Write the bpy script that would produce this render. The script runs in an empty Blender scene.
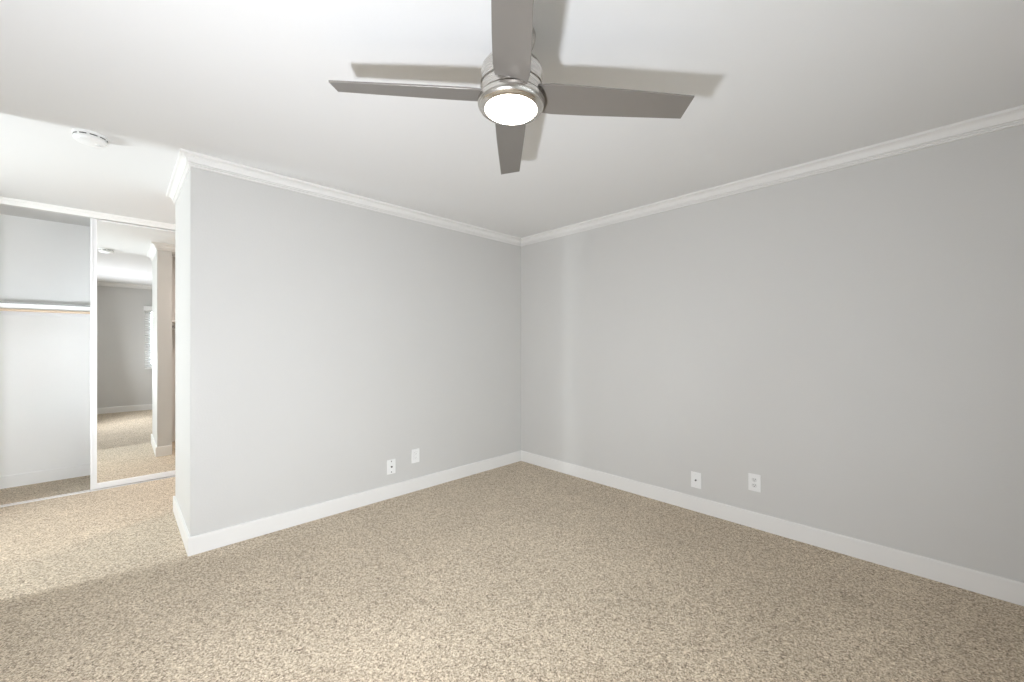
import bpy, bmesh, math, random
from mathutils import Vector, Matrix

random.seed(7)
SC = bpy.context.scene
C = SC.collection
PI = math.pi

# ------------------------------------------------------------------ camera
CAM = (-3.17, -3.11, 1.276)
cd = bpy.data.cameras.new('camera')
cam = bpy.data.objects.new('camera', cd)
C.objects.link(cam)
cam.location = CAM
cam.rotation_euler = (PI / 2, 0, math.radians(45.73 - 90))
cd.sensor_width = 36.0
cd.lens = 36.0 * 403.0 / 1024.0
cd.shift_y = 3.5 / 1024.0
cd.clip_start = 0.02
SC.camera = cam

# ------------------------------------------------------------------ world, colour
w = bpy.data.worlds.new('world')
SC.world = w
w.use_nodes = True
wn = w.node_tree.nodes
wn['Background'].inputs['Color'].default_value = (0.86, 0.93, 1.0, 1)
wn['Background'].inputs['Strength'].default_value = 3.0
SC.view_settings.view_transform = 'Standard'
SC.view_settings.look = 'None'
SC.view_settings.exposure = 0.03
SC.view_settings.gamma = 1.0
SC.view_settings.use_curve_mapping = False
SC.cycles.use_denoising = True
SC.cycles.max_bounces = 14
SC.cycles.diffuse_bounces = 8
SC.cycles.glossy_bounces = 6
SC.cycles.transparent_max_bounces = 12
SC.cycles.sample_clamp_indirect = 6.0


def area(name, loc, target, size, power, color=(1, 1, 1), size_y=None, shape='DISK', spread=None):
    l = bpy.data.lights.new(name, 'AREA')
    l.shape = shape
    l.size = size
    if size_y:
        l.shape = 'RECTANGLE'
        l.size_y = size_y
    l.energy = power
    l.color = color
    if spread:
        l.spread = spread
    o = bpy.data.objects.new(name, l)
    C.objects.link(o)
    o.location = loc
    o.rotation_euler = (Vector(target) - Vector(loc)).to_track_quat('-Z', 'Y').to_euler()
    return o


# daylight outside the window behind the camera, and an assumed fill light behind the added hall window
def point(name, loc, radius, power, color):
    l = bpy.data.lights.new(name, 'POINT')
    l.shadow_soft_size = radius
    l.energy = power
    l.color = color
    o = bpy.data.objects.new(name, l)
    C.objects.link(o)
    o.location = loc
    return o


area('window_daylight', (-1.95, -3.90, 1.45), (-1.95, 0, 1.35), 1.7, 52, (0.92, 0.965, 1.045), 1.25)
area('assumed_hall_fill', (-5.75, 0.50, 1.32), (-2.9, 0.9, 1.2), 0.35, 104, (0.93, 0.965, 1.02), 0.5)  # assumed fill light for the alcove, shining through the added hall window
# the photographer's strobe, low at the left of the camera: several area lights stand in for it, aimed to brighten closet and walls
area('strobe_up', (-3.55, -2.60, 0.86), (-0.8, -0.2, 2.3), 0.15, 4, (0.92, 0.965, 1.045))
area('strobe_forward', (-3.56, -2.60, 0.90), (-3.75, 2.6, 1.2), 0.16, 3, (0.925, 0.965, 1.02), spread=math.radians(36))
area('strobe_left', (-3.56, -2.60, 0.86), (-2.3, 0, 2.1), 0.16, 27, (0.92, 0.965, 1.045))
area('strobe', (-3.56, -2.60, 0.86), (0, -1.0, 1.4), 0.16, 24, (0.92, 0.965, 1.045))

# ------------------------------------------------------------------ materials
def mat(name, col, rough=0.5, metal=0.0, bump=None, emit=None, spec=0.5, mottle=0.0):
    m = bpy.data.materials.new(name)
    m.use_nodes = True
    nt = m.node_tree
    b = nt.nodes['Principled BSDF']
    b.inputs['Base Color'].default_value = (*col, 1)
    b.inputs['Roughness'].default_value = rough
    b.inputs['Metallic'].default_value = metal
    b.inputs['Specular IOR Level'].default_value = spec
    tc = nt.nodes.new('ShaderNodeTexCoord')
    if mottle:
        n = nt.nodes.new('ShaderNodeTexNoise')
        n.inputs['Scale'].default_value = 3.0
        n.inputs['Detail'].default_value = 3
        nt.links.new(tc.outputs['Object'], n.inputs['Vector'])
        r = nt.nodes.new('ShaderNodeMapRange')
        r.inputs['To Min'].default_value = 1 - mottle
        r.inputs['To Max'].default_value = 1 + mottle
        nt.links.new(n.outputs['Fac'], r.inputs['Value'])
        mx = nt.nodes.new('ShaderNodeVectorMath')
        mx.operation = 'SCALE'
        mx.inputs[0].default_value = col
        nt.links.new(r.outputs['Result'], mx.inputs['Scale'])
        nt.links.new(mx.outputs['Vector'], b.inputs['Base Color'])
    if bump:
        scale, strength, dist = bump
        n = nt.nodes.new('ShaderNodeTexNoise')
        n.inputs['Scale'].default_value = scale
        n.inputs['Detail'].default_value = 2
        nt.links.new(tc.outputs['Object'], n.inputs['Vector'])
        bp = nt.nodes.new('ShaderNodeBump')
        bp.inputs['Strength'].default_value = strength
        bp.inputs['Distance'].default_value = dist
        nt.links.new(n.outputs['Fac'], bp.inputs['Height'])
        nt.links.new(bp.outputs['Normal'], b.inputs['Normal'])
    if emit:
        b.inputs['Emission Color'].default_value = (*emit[0], 1)
        b.inputs['Emission Strength'].default_value = emit[1]
    return m


def brushed(name, col, rough, stretch):
    m = mat(name, col, rough, 1.0)
    nt = m.node_tree
    b = nt.nodes['Principled BSDF']
    tc = nt.nodes.new('ShaderNodeTexCoord')
    mp = nt.nodes.new('ShaderNodeMapping')
    mp.inputs['Scale'].default_value = stretch
    n = nt.nodes.new('ShaderNodeTexNoise')
    n.inputs['Scale'].default_value = 1
    n.inputs['Detail'].default_value = 3
    nt.links.new(tc.outputs['Object'], mp.inputs['Vector'])
    nt.links.new(mp.outputs['Vector'], n.inputs['Vector'])
    r = nt.nodes.new('ShaderNodeMapRange')
    r.inputs['To Min'].default_value = rough - 0.07
    r.inputs['To Max'].default_value = rough + 0.09
    nt.links.new(n.outputs['Fac'], r.inputs['Value'])
    nt.links.new(r.outputs['Result'], b.inputs['Roughness'])
    return m


M_WALL = mat('grey_wall_paint', (0.612, 0.604, 0.585), 0.6, bump=(95, 0.22, 0.002), spec=0.25, mottle=0.012)
M_CEIL = mat('white_ceiling_paint', (0.77, 0.77, 0.765), 0.8, bump=(60, 0.12, 0.002), spec=0.2)
M_TRIM = mat('white_trim_paint', (0.79, 0.78, 0.76), 0.35, spec=0.4)
M_CLOSET = mat('closet_white_paint', (0.87, 0.87, 0.86), 0.6, bump=(80, 0.2, 0.002), spec=0.25, mottle=0.02)
M_FRAME = mat('white_door_frame_enamel', (0.74, 0.74, 0.74), 0.3)
M_PLASTIC = mat('white_plastic', (0.84, 0.84, 0.83), 0.35)
M_PLASTIC2 = mat('off_white_plastic', (0.74, 0.74, 0.73), 0.4)
M_DARK = mat('dark_slot', (0.03, 0.03, 0.03), 0.6)
M_SCREW = mat('grey_screw', (0.13, 0.125, 0.12), 0.4, 0.6)
M_GREY = mat('grey_metal_edge', (0.27, 0.27, 0.265), 0.45, 0.3)
M_WOOD = mat('pale_wood_dowel', (0.66, 0.52, 0.38), 0.5, mottle=0.08)
M_SHELF = mat('white_shelf_melamine', (0.82, 0.82, 0.82), 0.4)
M_NICKEL = brushed('brushed_nickel', (0.60, 0.575, 0.54), 0.26, (4, 4, 260))
M_BLADE = mat('silver_blade_lacquer', (0.225, 0.208, 0.19), 0.36, 0.3)
M_BLIND = mat('white_blind_vinyl', (0.85, 0.85, 0.84), 0.4)
M_LENS = mat('lit_frosted_lens', (0.9, 0.88, 0.84), 0.4, emit=((1.0, 0.94, 0.85), 24.0))
M_LENS2 = mat('lit_warm_lens', (0.9, 0.88, 0.84), 0.4, emit=((1.0, 0.84, 0.76), 33.0))

M_MIRROR = bpy.data.materials.new('mirror_silver')
M_MIRROR.use_nodes = True
nt = M_MIRROR.node_tree
nt.nodes.clear()
_o = nt.nodes.new('ShaderNodeOutputMaterial')
_g = nt.nodes.new('ShaderNodeBsdfGlossy')
_g.inputs['Color'].default_value = (0.96, 0.965, 0.95, 1)
_g.inputs['Roughness'].default_value = 0.0
nt.links.new(_g.outputs[0], _o.inputs['Surface'])

M_GLASS = bpy.data.materials.new('window_glass')
M_GLASS.use_nodes = True
nt = M_GLASS.node_tree
nt.nodes.clear()
_o = nt.nodes.new('ShaderNodeOutputMaterial')
_t = nt.nodes.new('ShaderNodeBsdfTransparent')
_t.inputs['Color'].default_value = (0.96, 0.98, 0.97, 1)
_g = nt.nodes.new('ShaderNodeBsdfGlossy')
_g.inputs['Roughness'].default_value = 0.02
_f = nt.nodes.new('ShaderNodeFresnel')
_f.inputs['IOR'].default_value = 1.45
_m = nt.nodes.new('ShaderNodeMixShader')
nt.links.new(_f.outputs[0], _m.inputs[0])
nt.links.new(_t.outputs[0], _m.inputs[1])
nt.links.new(_g.outputs[0], _m.inputs[2])
nt.links.new(_m.outputs[0], _o.inputs['Surface'])


def carpet():
    m = bpy.data.materials.new('speckled_beige_carpet')
    m.use_nodes = True
    nt = m.node_tree
    N, L = nt.nodes, nt.links
    b = N['Principled BSDF']
    b.inputs['Roughness'].default_value = 0.95
    b.inputs['Specular IOR Level'].default_value = 0.1
    b.inputs['Sheen Weight'].default_value = 0.15
    tc = N.new('ShaderNodeTexCoord')

    def noise(s, d, rgh=0.55):
        n = N.new('ShaderNodeTexNoise')
        n.inputs['Scale'].default_value = s
        n.inputs['Detail'].default_value = d
        n.inputs['Roughness'].default_value = rgh
        L.new(tc.outputs['Object'], n.inputs['Vector'])
        return n
    fine = noise(90, 4, 0.8)
    vor = N.new('ShaderNodeTexVoronoi')
    vor.inputs['Scale'].default_value = 240
    L.new(tc.outputs['Object'], vor.inputs['Vector'])
    sep = N.new('ShaderNodeSeparateColor')
    L.new(vor.outputs['Color'], sep.inputs['Color'])
    vor2 = N.new('ShaderNodeTexVoronoi')
    vor2.inputs['Scale'].default_value = 130
    L.new(tc.outputs['Object'], vor2.inputs['Vector'])
    sep2 = N.new('ShaderNodeSeparateColor')
    L.new(vor2.outputs['Color'], sep2.inputs['Color'])
    m1 = N.new('ShaderNodeMath')          # flecks: tufts of random tone, in clumps
    m1.operation = 'MULTIPLY_ADD'
    m1.inputs[1].default_value = 0.40
    L.new(sep.outputs['Red'], m1.inputs[0])
    m2 = N.new('ShaderNodeMath')
    m2.operation = 'MULTIPLY_ADD'
    m2.inputs[1].default_value = 0.25
    L.new(sep2.outputs['Green'], m2.inputs[0])
    m3 = N.new('ShaderNodeMath')
    m3.operation = 'MULTIPLY'
    m3.inputs[1].default_value = 0.35
    L.new(fine.outputs['Fac'], m3.inputs[0])
    L.new(m3.outputs[0], m2.inputs[2])
    L.new(m2.outputs[0], m1.inputs[2])
    ramp = N.new('ShaderNodeValToRGB')
    e = ramp.color_ramp.elements
    e[0].position = 0.22
    e[0].color = (0.15, 0.112, 0.078, 1)
    e[1].position = 0.78
    e[1].color = (0.83, 0.73, 0.575, 1)
    k = e.new(0.40)
    k.color = (0.41, 0.33, 0.245, 1)
    k = e.new(0.56)
    k.color = (0.575, 0.478, 0.352, 1)
    L.new(m1.outputs[0], ramp.inputs['Fac'])
    big = noise(2.2, 4)
    r = N.new('ShaderNodeMapRange')
    r.inputs['From Min'].default_value = 0.3
    r.inputs['From Max'].default_value = 0.7
    r.inputs['To Min'].default_value = 0.93
    r.inputs['To Max'].default_value = 1.06
    L.new(big.outputs['Fac'], r.inputs['Value'])
    mx = N.new('ShaderNodeVectorMath')
    mx.operation = 'SCALE'
    L.new(ramp.outputs['Color'], mx.inputs[0])
    L.new(r.outputs['Result'], mx.inputs['Scale'])
    L.new(mx.outputs['Vector'], b.inputs['Base Color'])
    bp = N.new('ShaderNodeBump')
    bp.inputs['Strength'].default_value = 0.35
    bp.inputs['Distance'].default_value = 0.006
    L.new(m1.outputs[0], bp.inputs['Height'])
    L.new(bp.outputs['Normal'], b.inputs['Normal'])
    return m


M_CARPET = carpet()


# ------------------------------------------------------------------ mesh helpers
def box(bm, x0, x1, y0, y1, z0, z1, mtx=None):
    r = bmesh.ops.create_cube(bm, size=1)
    for v in r['verts']:
        v.co = Vector(((x0 + x1) / 2 + v.co.x * (x1 - x0),
                       (y0 + y1) / 2 + v.co.y * (y1 - y0),
                       (z0 + z1) / 2 + v.co.z * (z1 - z0)))
        if mtx:
            v.co = mtx @ v.co
    return r['verts']


def lathe(bm, prof, seg=48, close=True):
    """prof: list of (r, z), revolved about local z."""
    rings = []
    for (r, z) in prof:
        if r < 1e-6:
            rings.append([bm.verts.new((0, 0, z))])
        else:
            rings.append([bm.verts.new((r * math.cos(2 * PI * i / seg), r * math.sin(2 * PI * i / seg), z))
                          for i in range(seg)])
    for a, b in zip(rings, rings[1:]):
        for i in range(seg):
            j = (i + 1) % seg
            if len(a) == 1 and len(b) == 1:
                continue
            if len(a) == 1:
                bm.faces.new((a[0], b[i], b[j]))
            elif len(b) == 1:
                bm.faces.new((a[i], a[j], b[0]))
            else:
                bm.faces.new((a[i], a[j], b[j], b[i]))


def prism(bm, pts, z0, z1):
    a = [bm.verts.new((x, y, z0)) for x, y in pts]
    b = [bm.verts.new((x, y, z1)) for x, y in pts]
    n = len(pts)
    bm.faces.new(a[::-1])
    bm.faces.new(b)
    for i in range(n):
        bm.faces.new((a[i], a[(i + 1) % n], b[(i + 1) % n], b[i]))


def sweep(bm, path, prof, zbase, sign=1):
    """Run a moulding profile (offset from the wall, z) along a floor-plan polyline; the room lies to
    the right of the walking direction for sign=1.  Corners are mitred."""
    n = len(path)
    P = [Vector(p) for p in path]
    secs = []
    for i in range(n):
        d0 = (P[i] - P[i - 1]).normalized() if i > 0 else None
        d1 = (P[i + 1] - P[i]).normalized() if i < n - 1 else None
        n0 = Vector((d0.y, -d0.x)) * sign if d0 else None
        n1 = Vector((d1.y, -d1.x)) * sign if d1 else None
        if n0 is None:
            m = n1
        elif n1 is None:
            m = n0
        else:
            m = (n0 + n1) / (1 + n0.dot(n1))
        secs.append([bm.verts.new((P[i].x + m.x * o, P[i].y + m.y * o, zbase + z)) for o, z in prof])
    k = len(prof)
    for a, b in zip(secs, secs[1:]):
        for i in range(k):
            j = (i + 1) % k
            bm.faces.new((a[i], a[j], b[j], b[i]))
    bm.faces.new(secs[0][::-1])
    bm.faces.new(secs[-1])


def obj(name, bm, m, parent=None, smooth=None, bevel=None, loc=None):
    bmesh.ops.recalc_face_normals(bm, faces=bm.faces[:])
    me = bpy.data.meshes.new(name)
    bm.to_mesh(me)
    bm.free()
    me.materials.append(m)
    o = bpy.data.objects.new(name, me)
    C.objects.link(o)
    if parent:
        o.parent = parent
    if loc:
        o.location = loc
    if bevel:
        mod = o.modifiers.new('bevel', 'BEVEL')
        mod.width = bevel
        mod.segments = 2
        mod.limit_method = 'ANGLE'
        mod.angle_limit = math.radians(40)
    if smooth:
        me.polygons.foreach_set('use_smooth', [True] * len(me.polygons))
        me.set_sharp_from_angle(angle=math.radians(smooth))
    return o


def new():
    return bmesh.new()


def bx(name, m, dims, parent=None, bevel=None):
    bm = new()
    if isinstance(dims[0], (int, float)):
        dims = [dims]
    for d in dims:
        box(bm, *d)
    return obj(name, bm, m, parent, bevel=bevel)


def tag(o, label, cat, group=None):
    o['label'] = label
    o['category'] = cat
    if group:
        o['group'] = group
    return o


def struct(o, label, cat):
    o['kind'] = 'structure'
    return tag(o, label, cat)


def thing(name, label, cat, loc=(0, 0, 0), rotz=0, group=None):
    o = bpy.data.objects.new(name, None)
    C.objects.link(o)
    o.location = loc
    o.rotation_euler = (0, 0, rotz)
    o.empty_display_size = 0.1
    return tag(o, label, cat, group)


# ------------------------------------------------------------------ plan
H = 2.43
XR, YR = -2.86, 0.92          # free end of the left wall and the back of its return
YM = 1.95                     # mirrored closet doors
YC = 2.60                     # closet back wall
YB = -3.57                    # wall behind the camera
XL = -3.75                    # wall at the left of the camera
XH = -5.60                    # end of the hall

struct(bx('floor', M_CARPET, (XH - .15, .15, YB - .15, YC + .15, -.08, 0)),
       'speckled beige cut pile carpet over the whole floor', 'carpet')
struct(bx('ceiling', M_CEIL, (XH - .15, .15, YB - .15, YC + .15, H, H + .08)),
       'smooth white painted ceiling', 'ceiling')

bm = new()
prism(bm, [(XR, 0), (0, 0), (0, .13), (XR + .13, .13), (XR + .13, YR), (XR, YR)], 0, H)
struct(obj('wall_left', bm, M_WALL), 'pale grey wall ending in a free outside corner before the closet', 'wall')
struct(bx('wall_right', M_WALL, (0, .13, YB - .13, YC + .1, 0, H)), 'long plain grey wall right of the corner', 'wall')
# rear wall with a window opening
WX0, WX1, WZ0, WZ1 = -2.76, -1.14, .84, 1.96
struct(bx('wall_rear', M_WALL, [(XL - .13, WX0, YB - .13, YB, 0, H), (WX1, 0, YB - .13, YB, 0, H),
                                (WX0, WX1, YB - .13, YB, 0, WZ0), (WX0, WX1, YB - .13, YB, WZ1, H)]),
       'grey wall with the blind covered window seen in the mirror', 'wall')
struct(bx('wall_side', M_WALL, (XL - .13, XL, YB, .13, 0, H)), 'grey wall at the left of the camera', 'wall')
struct(bx('wall_hall', M_WALL, (XH - .13, XL - .13, 0, .13, 0, H)), 'grey wall of the hall beyond the bedroom', 'wall')
HY0, HY1, HZ0, HZ1 = .2, .8, .95, 1.75  # opening of the added, unseen hall window
struct(bx('wall_hall_end', M_WALL, [(XH - .13, XH, .13, HY0, 0, H), (XH - .13, XH, HY1, YC + .1, 0, H),
                                    (XH - .13, XH, HY0, HY1, 0, HZ0), (XH - .13, XH, HY0, HY1, HZ1, H)]),
       'grey end wall of the hall with an added small window', 'wall')
struct(bx('wall_closet_back', M_CLOSET, (XH, 0, YC, YC + .1, 0, H)), 'off white back wall inside the open closet', 'wall')
struct(bx('wall_closet_side', M_CLOSET, [(-4.72, -4.6, YM + .1, YC, 0, H), (-2.08, -1.96, YM + .1, YC, 0, H)]),
       'off white side walls inside the closet', 'wall')
struct(bx('wall_closet_front', M_WALL, [(XH, -4.6, YM, YM + .1, 0, H), (-2.08, 0, YM, YM + .1, 0, H)]),
       'grey wall beside the mirrored closet doors', 'wall')

# ------------------------------------------------------------------ mouldings
CROWN = [(0, -.075), (.007, -.075), (.010, -.0725), (.010, -.068), (.0055, -.0655), (.0055, -.064), (.013, -.0615), (.0135, -.057), (.009, -.055),
         (.009, -.0535), (.018, -.053)]
for i in range(1, 7):
    a = i / 6 * PI / 2
    CROWN.append((.018 + .026 * (1 - math.cos(a)), -.053 + .037 * math.sin(a)))
CROWN += [(.047, -.016), (.052, -.012), (.052, 0), (0, 0)]
BASE = [(0, 0), (.014, 0), (.014, .104), (.011, .110), (0, .110)]


def mould(name, prof, path, z, label, sign=1, m=M_TRIM):
    bm = new()
    sweep(bm, path, prof, z, sign)
    return struct(obj(name, bm, m), label, 'moulding' if z > 1 else 'baseboard')


# walking with the room on the right-hand side
mould('trim_1', CROWN, [(-.9, YR), (XR, YR), (XR, 0), (0, 0), (0, YB), (XL, YB), (XL, .13), (XH, .13)][::-1], H,
      'white crown moulding round the bedroom ceiling and the wall end', sign=-1)
mould('baseboard_left', BASE, [(XR + .13, YR), (XR, YR), (XR, 0), (0, 0)][::-1], 0,
      'white baseboard along the left wall and round its free corner', sign=-1)
mould('baseboard_right', BASE, [(0, -.014), (0, YB)][::-1], 0, 'white baseboard along the right wall', sign=-1)
mould('baseboard_rear', BASE, [(-.014, YB), (XL, YB), (XL, .13), (XH, .13)][::-1], 0,
      'white baseboard along the wall seen in the mirror', sign=-1)
mould('baseboard_closet', BASE, [(-4.6, YC), (-2.08, YC)], 0,
      'off white baseboard inside the closet', m=M_CLOSET)

# closet head: white header board, small cove and sliding track
struct(bx('trim_2', M_TRIM, [(-4.6, -2.08, YM - .02, YM + .0, H - .052, H), (-4.6, -2.08, YM - .032, YM - .02, H - .020, H),
                             (-4.6, -2.08, YM, YM + .09, H - .040, H)], bevel=.002),
       'white header trim over the closet doors', 'moulding')
struct(bx('trim_3', M_FRAME, [(-4.6, -2.08, YM - .006, YM + .006, 0, .006), (-4.6, -2.08, YM + .04, YM + .05, 0, .004)]),
       'white floor track of the sliding closet doors', 'door track')


def mirror_door(name, x0, x1, y, label):
    t = bpy.data.objects.new(name, None)
    C.objects.link(t)
    t.location = (x0, y, 0)
    struct(t, label, 'closet door')
    W = x1 - x0
    z0, z1 = .012, H - .056
    for s in (0, 1):
        xa = 0 if s == 0 else W - .04
        bx('stile', M_FRAME, [(xa, xa + .015, -.004, .026, z0, z1), (xa + .015, xa + .021, .004, .024, z0, z1),
                              (xa + .021, xa + .04, -.004, .026, z0, z1)], t)
    bx('bottom_rail', M_FRAME, (.04, W - .04, -.003, .025, z0, z0 + .046), t, bevel=.002)
    bx('top_rail', M_FRAME, (.04, W - .04, 0, .022, z1 - .012, z1), t, bevel=.002)
    bx('mirror_pane', M_MIRROR, (.04, W - .04, .008, .014, z0 + .046, z1 - .012), t)
    return t


mirror_door('door_1', -3.349, -2.12, YM, 'white framed mirrored sliding closet door reflecting the bedroom')
mirror_door('door_2', -3.322, -2.09, YM + .034, 'second sliding closet door slid behind the mirrored one')

# ------------------------------------------------------------------ closet fittings
t = thing('closet_shelf', 'white shelf running across the open closet at left', 'shelf', (-3.34, YC, 1.60))
bx('shelf_board', M_SHELF, (-1.26, 1.26, -.33, -.002, 0.010, .028), t)
bx('front_edge', M_SHELF, (-1.26, 1.26, -.352, -.33, -.014, .022), t, bevel=.003)
bx('edge_strip', M_GREY, (-1.26, 1.26, -.352, -.331, .022, .034), t)['label'] = 'dark grey strip along the top of the front edge'
bx('wall_cleat', M_SHELF, (-1.26, 1.26, -.022, -.001, -.06, .010), t)
bm = new()
bmesh.ops.create_cone(bm, cap_ends=True, segments=24, radius1=.011, radius2=.011, depth=2.518,
                      matrix=Matrix.Rotation(PI / 2, 4, 'Y'))
o = obj('closet_rod', bm, M_WOOD, smooth=40, loc=(-3.34, YC - .315, 1.568))
tag(o, 'pale wooden hanging rod under the white closet shelf', 'clothes rod')

t = thing('wardrobe_shelf', 'shelf seen at the right edge of the mirror behind the wall end', 'shelf', (-2.0, .13, 1.56))
bx('shelf_board', M_SHELF, (-.729, .9, .002, .36, 0, .02), t)
bx('wall_cleat', M_SHELF, (-.729, .9, .001, .02, -.09, 0), t)
bm = new()
bmesh.ops.create_cone(bm, cap_ends=True, segments=20, radius1=.016, radius2=.016, depth=1.62,
                      matrix=Matrix.Rotation(PI / 2, 4, 'Y'))
o = obj('wardrobe_rod', bm, M_GREY, smooth=40, loc=(-1.915, .43, 1.50))
tag(o, 'dark rod below the shelf at the right edge of the mirror', 'clothes rod')
struct(bx('wall_wardrobe_side', M_WALL, (-1.1, -1.0, .13, YR, 0, H)), 'side wall of the recess behind the left wall', 'wall')
struct(bx('trim_4', M_TRIM, (XR + .13, -1.0, YR - .1, YR, H - .08, H)), 'white header over the recess behind the left wall', 'moulding')

# ------------------------------------------------------------------ windows
def window(name, label, W, Hh, loc, rotz):
    t = bpy.data.objects.new(name, None)
    C.objects.link(t)
    t.location = loc
    t.rotation_euler = (0, 0, rotz)
    struct(t, label, 'window')
    f = .04
    bx('window_frame', M_FRAME, [(-W / 2, W / 2, -.05, 0, 0, f), (-W / 2, W / 2, -.05, 0, Hh - f, Hh),
                                 (-W / 2, -W / 2 + f, -.05, 0, f, Hh - f), (W / 2 - f, W / 2, -.05, 0, f, Hh - f),
                                 (-.02, .02, -.045, -.005, f, Hh - f)], t, bevel=.002)
    bx('pane', M_GLASS, (-W / 2 + f, W / 2 - f, -.028, -.022, f, Hh - f), t)
    bx('window_sill', M_TRIM, (-W / 2 - .02, W / 2 + .02, .0, .10, -.022, -.002), t, bevel=.003)
    return t


window('window_1', 'white framed bedroom window behind the slatted blind', WX1 - WX0, WZ1 - WZ0,
       ((WX0 + WX1) / 2, YB - .08, WZ0), 0)
window('added_hall_window', 'unseen small white framed window added at the end of the hall', HY1 - HY0, HZ1 - HZ0,  # unseen window, added to let in the assumed light from the hall
       (XH - .08, (HY0 + HY1) / 2, HZ0), -PI / 2)

t = thing('window_blind', 'white horizontal slat blind on the window reflected in the mirror', 'blind',
          ((WX0 + WX1) / 2, YB, 0))
BW = (WX1 - WX0) / 2 + .05
bx('valance', M_BLIND, (-BW - .02, BW + .02, .002, .075, 1.935, 2.02), t, bevel=.004)
bm = new()
n = 25
for i in range(n):
    z = .85 + i * (1.92 - .85) / (n - 1)
    mt = Matrix.Translation((0, .036, z)) @ Matrix.Rotation(math.radians(-28), 4, 'X')
    box(bm, -BW, BW, -.025, .025, -.0015, .0015, mt)
obj('slats', bm, M_BLIND, t)
bx('bottom_rail', M_BLIND, (-BW, BW, .012, .060, .80, .818), t, bevel=.003)
for k in (-.6, 0, .6):
    bx('ladder_cord', M_BLIND, (k - .0015, k + .0015, .0600, .0625, .818, 1.935), t)

# ------------------------------------------------------------------ ceiling fan
FX, FY = -2.1167 + .005, -2.0324 - .005
FS = .966
t = thing('ceiling_fan', 'brushed nickel ceiling fan with four grey blades and a lit round lamp', 'ceiling fan',
          (FX, FY, H), math.radians(45.73 - 90 + 0.6))
Z = lambda h: CAM[2] + h * FS - H          # heights measured above the eye
bm = new()
lathe(bm, [(0, 0), (.080, 0), (.080, -.014), (.074, -.034), (.056, -.050), (0, -.056)])
obj('canopy', bm, M_NICKEL, t, smooth=35)
bm = new()
lathe(bm, [(0, -.05), (.030, -.05), (.030, Z(1.06)), (0, Z(1.06))])
obj('neck', bm, M_NICKEL, t, smooth=35)
bm = new()
lathe(bm, [(0, Z(1.073)), (.085, Z(1.073)), (.104, Z(1.067)), (.112, Z(1.055)), (.115, Z(1.038)), (.115, Z(.992)),
           (.112, Z(.990)), (0, Z(.990))], 64)
obj('motor_housing', bm, M_NICKEL, t, smooth=35)
bm = new()
lathe(bm, [(0, Z(.9905)), (.107, Z(.9905)), (.107, Z(.936)), (0, Z(.938))], 64)
obj('dark_gap_ring', bm, M_DARK, t, smooth=35)
bm = new()
lathe(bm, [(0, Z(.984)), (.1135, Z(.984)), (.115, Z(.983)), (.115, Z(.949)), (.1135, Z(.948)), (0, Z(.948))], 64)
obj('hub_band', bm, M_NICKEL, t, smooth=35)
bm = new()
lathe(bm, [(0, Z(.941)), (.115, Z(.941)), (.123, Z(.938)), (.1252, Z(.929)), (.1245, Z(.917)), (.115, Z(.904)),
           (.098, Z(.900)), (.0955, Z(.903)), (0, Z(.907))], 64)
obj('lamp_ring', bm, M_NICKEL, t, smooth=50)
bm = new()
pr = [(.0955, Z(.904))]
for i in range(1, 9):
    a = i / 8 * PI / 2
    pr.append((.0955 * math.cos(a), Z(.902) - .018 * math.sin(a)))
pr[-1] = (0, Z(.902) - .018)
lathe(bm, [(0, Z(.906))] + pr, 64)
obj('lamp_lens', bm, M_LENS, t, smooth=60)['label'] = 'glowing round frosted lens'

ZB = Z(.958)
for k in range(4):
    bm = new()
    # outline in blade space: x outward, y towards the counter-clockwise edge (which hangs lower)
    out = [(.100, -.062), (.16, -.068), (.30, -.066), (.69, -.053), (.682, .052), (.30, .066), (.16, .068), (.100, .060)]
    a = [bm.verts.new((x, y, .0035)) for x, y in out]
    b = [bm.verts.new((x, y, -.0035)) for x, y in out]
    bm.faces.new(a)
    bm.faces.new(b[::-1])
    for i in range(len(out)):
        j = (i + 1) % len(out)
        bm.faces.new((a[i], b[i], b[j], a[j]))
    R = Matrix.Rotation(PI / 2 * k, 4, 'Z') @ Matrix.Scale(FS, 4) @ Matrix.Translation((0, 0, ZB / FS)) @ Matrix.Rotation(math.radians(-14.5), 4, 'X')
    bmesh.ops.transform(bm, matrix=R, verts=bm.verts[:])
    obj('blade', bm, M_BLADE, t, bevel=.0012)
for o in t.children:                 # the ball joint lets the fan hang slightly out of plumb
    if not o.name.startswith('canopy'):
        tilted = o.name.startswith('blade')
        o.rotation_euler = (0, math.radians(3.1 if tilted else 1.0), 0)
        if not tilted:
            o.location = (-.008, 0, .005)

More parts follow.
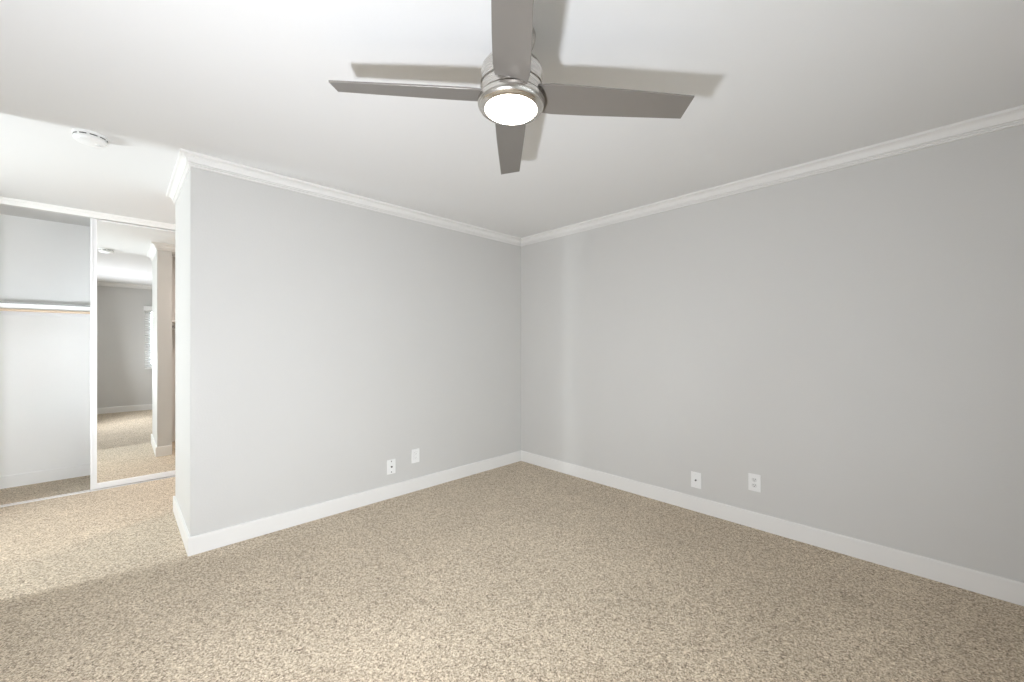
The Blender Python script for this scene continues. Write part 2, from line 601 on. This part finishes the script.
# ------------------------------------------------------------------ smoke detector
t = thing('smoke_detector', 'round white smoke detector on the ceiling by the free wall corner', 'smoke detector',
          (-3.283, .105, H), .3)
t.scale = (1, 1, 1.15)
bm = new()
lathe(bm, [(0, 0), (.070, 0), (.070, -.010), (.066, -.012), (0, -.012)])
obj('base', bm, M_PLASTIC, t, smooth=35)
bm = new()
lathe(bm, [(0, -.012), (.0655, -.012), (.0675, -.018), (.067, -.026), (.058, -.036), (.040, -.040), (0, -.041)])
obj('cover', bm, M_PLASTIC, t, smooth=35)
bm = new()
for i in range(10):
    a0 = 2 * PI * i / 10
    pts = []
    for j in range(6):
        a = a0 + j / 5 * .44
        pts.append((math.cos(a), math.sin(a)))
    for (c0, s0), (c1, s1) in zip(pts, pts[1:]):
        vs = []
        for r in (.060, .0683):
            for z in (-.0125, -.0165):
                for c_, s_ in ((c0, s0), (c1, s1)):
                    vs.append(bm.verts.new((r * c_, r * s_, z)))
        for f in ((0, 1, 3, 2), (4, 6, 7, 5), (0, 4, 5, 1), (2, 3, 7, 6), (0, 2, 6, 4), (1, 5, 7, 3)):
            bm.faces.new([vs[q] for q in f])
obj('vent_slots', bm, M_SCREW, t)['label'] = 'dark vent slots round the rim'
bm = new()
lathe(bm, [(0, -.038), (.011, -.038), (.011, -.0425), (.009, -.044), (0, -.044)], 24)
o = obj('test_button', bm, M_PLASTIC2, t, smooth=35)
o.location = (.028, -.008, 0)

# ------------------------------------------------------------------ wall plates
PW, PH = .076, .120


def disc(bm, x, z, r, y0, y1, seg=20):
    bmesh.ops.create_cone(bm, cap_ends=True, segments=seg, radius1=r, radius2=r, depth=y1 - y0,
                          matrix=Matrix.Translation((x, (y0 + y1) / 2, z)) @ Matrix.Rotation(PI / 2, 4, 'X'))


def plate(name, label, cat, loc, rotz, kind):
    """local +y points out of the wall"""
    t = thing(name, label, cat, loc, rotz)
    bx('cover_plate', M_PLASTIC, (-PW / 2, PW / 2, .0003, .006, -PH / 2, PH / 2), t, bevel=.0025)
    if kind == 'coax':
        bm = new()
        disc(bm, 0, 0, .0085, .006, .009)
        obj('jack_collar', bm, M_PLASTIC2, t, smooth=40)
        bm = new()
        disc(bm, 0, 0, .0060, .008, .016)
        obj('jack', bm, M_SCREW, t, smooth=40)['label'] = 'dark threaded jack'
    if kind in ('coax', 'coax_dark'):
        m = M_PLASTIC2
        if kind == 'coax_dark':
            m = M_SCREW
            bm = new()
            disc(bm, 0, 0, .0072, .006, .014)
            obj('jack', bm, M_SCREW, t, smooth=40)['label'] = 'dark threaded jack'
        for z in (-.044, .044):
            bm = new()
            disc(bm, 0, z, .0048 if kind == 'coax_dark' else .003, .006, .0075)
            obj('screw', bm, m, t, smooth=40)
    if kind == 'duplex':
        for z in (-.0195, .0195):
            bm = new()
            pts = []
            for i in range(24):
                a = 2 * PI * i / 24
                pts.append((.0170 * math.cos(a), max(-.0135, min(.0135, .0170 * math.sin(a)))))
            a_ = [bm.verts.new((x, .0058, z + q)) for x, q in pts]
            b_ = [bm.verts.new((x, .0085, z + q)) for x, q in pts]
            bm.faces.new(a_)
            bm.faces.new(b_[::-1])
            for i in range(24):
                j = (i + 1) % 24
                bm.faces.new((a_[i], b_[i], b_[j], a_[j]))
            r = obj('receptacle', bm, M_PLASTIC2, t)
            bm = new()
            box(bm, -.0075, -.0052, .0083, .0090, z + .000, z + .009)
            box(bm, .0052, .0075, .0083, .0090, z + .000, z + .008)
            disc(bm, 0, z - .0065, .0028, .0083, .0090, 12)
            obj('slots', bm, M_DARK, r)
        bm = new()
        disc(bm, 0, 0, .003, .006, .0072)
        obj('screw', bm, M_PLASTIC2, t, smooth=40)
    if kind == 'decora':
        bx('gap', M_SCREW, (-.0172, .0172, .0057, .0062, -.0340, .0340), t)
        r = bx('receptacle', M_PLASTIC, (-.0165, .0165, .0058, .0085, -.0333, .0333), t, bevel=.001)
        for z in (-.017, .017):
            bm = new()
            box(bm, -.0075, -.0055, .0083, .0090, z, z + .008)
            box(bm, .0055, .0075, .0083, .0090, z, z + .007)
            disc(bm, 0, z - .006, .0024, .0083, .0090, 12)
            obj('slots', bm, M_GREY, r)
        for z in (-.047, .047):
            bm = new()
            disc(bm, 0, z, .0026, .006, .0070)
            obj('screw', bm, M_PLASTIC2, t, smooth=40)
    return t


plate('cable_outlet', 'white wall plate with three dark dots in a column, low on left wall', 'wall outlet',
      (-1.546, 0, .258), PI, 'coax_dark')
plate('power_outlet', 'plain white rectangular outlet on left wall, nearer the room corner', 'wall outlet',
      (-1.317, 0, .305), PI, 'decora')
plate('cable_outlet', 'white wall plate with one dark central jack, low on the right wall', 'wall outlet',
      (0, -1.883, .237), PI / 2, 'coax')
plate('power_outlet', 'white double socket outlet on right wall, farther from the room corner', 'wall outlet',
      (0, -2.279, .315), PI / 2, 'duplex')

# ------------------------------------------------------------------ unseen dressing area lamp, added to supply warm light near the mirror
t = thing('added_ceiling_lamp', 'unseen round warm ceiling lamp added in the dressing area behind the left wall', 'ceiling lamp',
          (-1.7, 1.42, H))
bm = new()
lathe(bm, [(0, 0), (.28, 0), (.28, -.02), (.274, -.026), (0, -.026)])
obj('lamp_base', bm, M_NICKEL, t, smooth=35)
bm = new()
lathe(bm, [(0, -.026), (.27, -.026), (.255, -.055), (.18, -.085), (.09, -.10), (0, -.105)])
obj('lamp_shade', bm, M_LENS2, t, smooth=60)
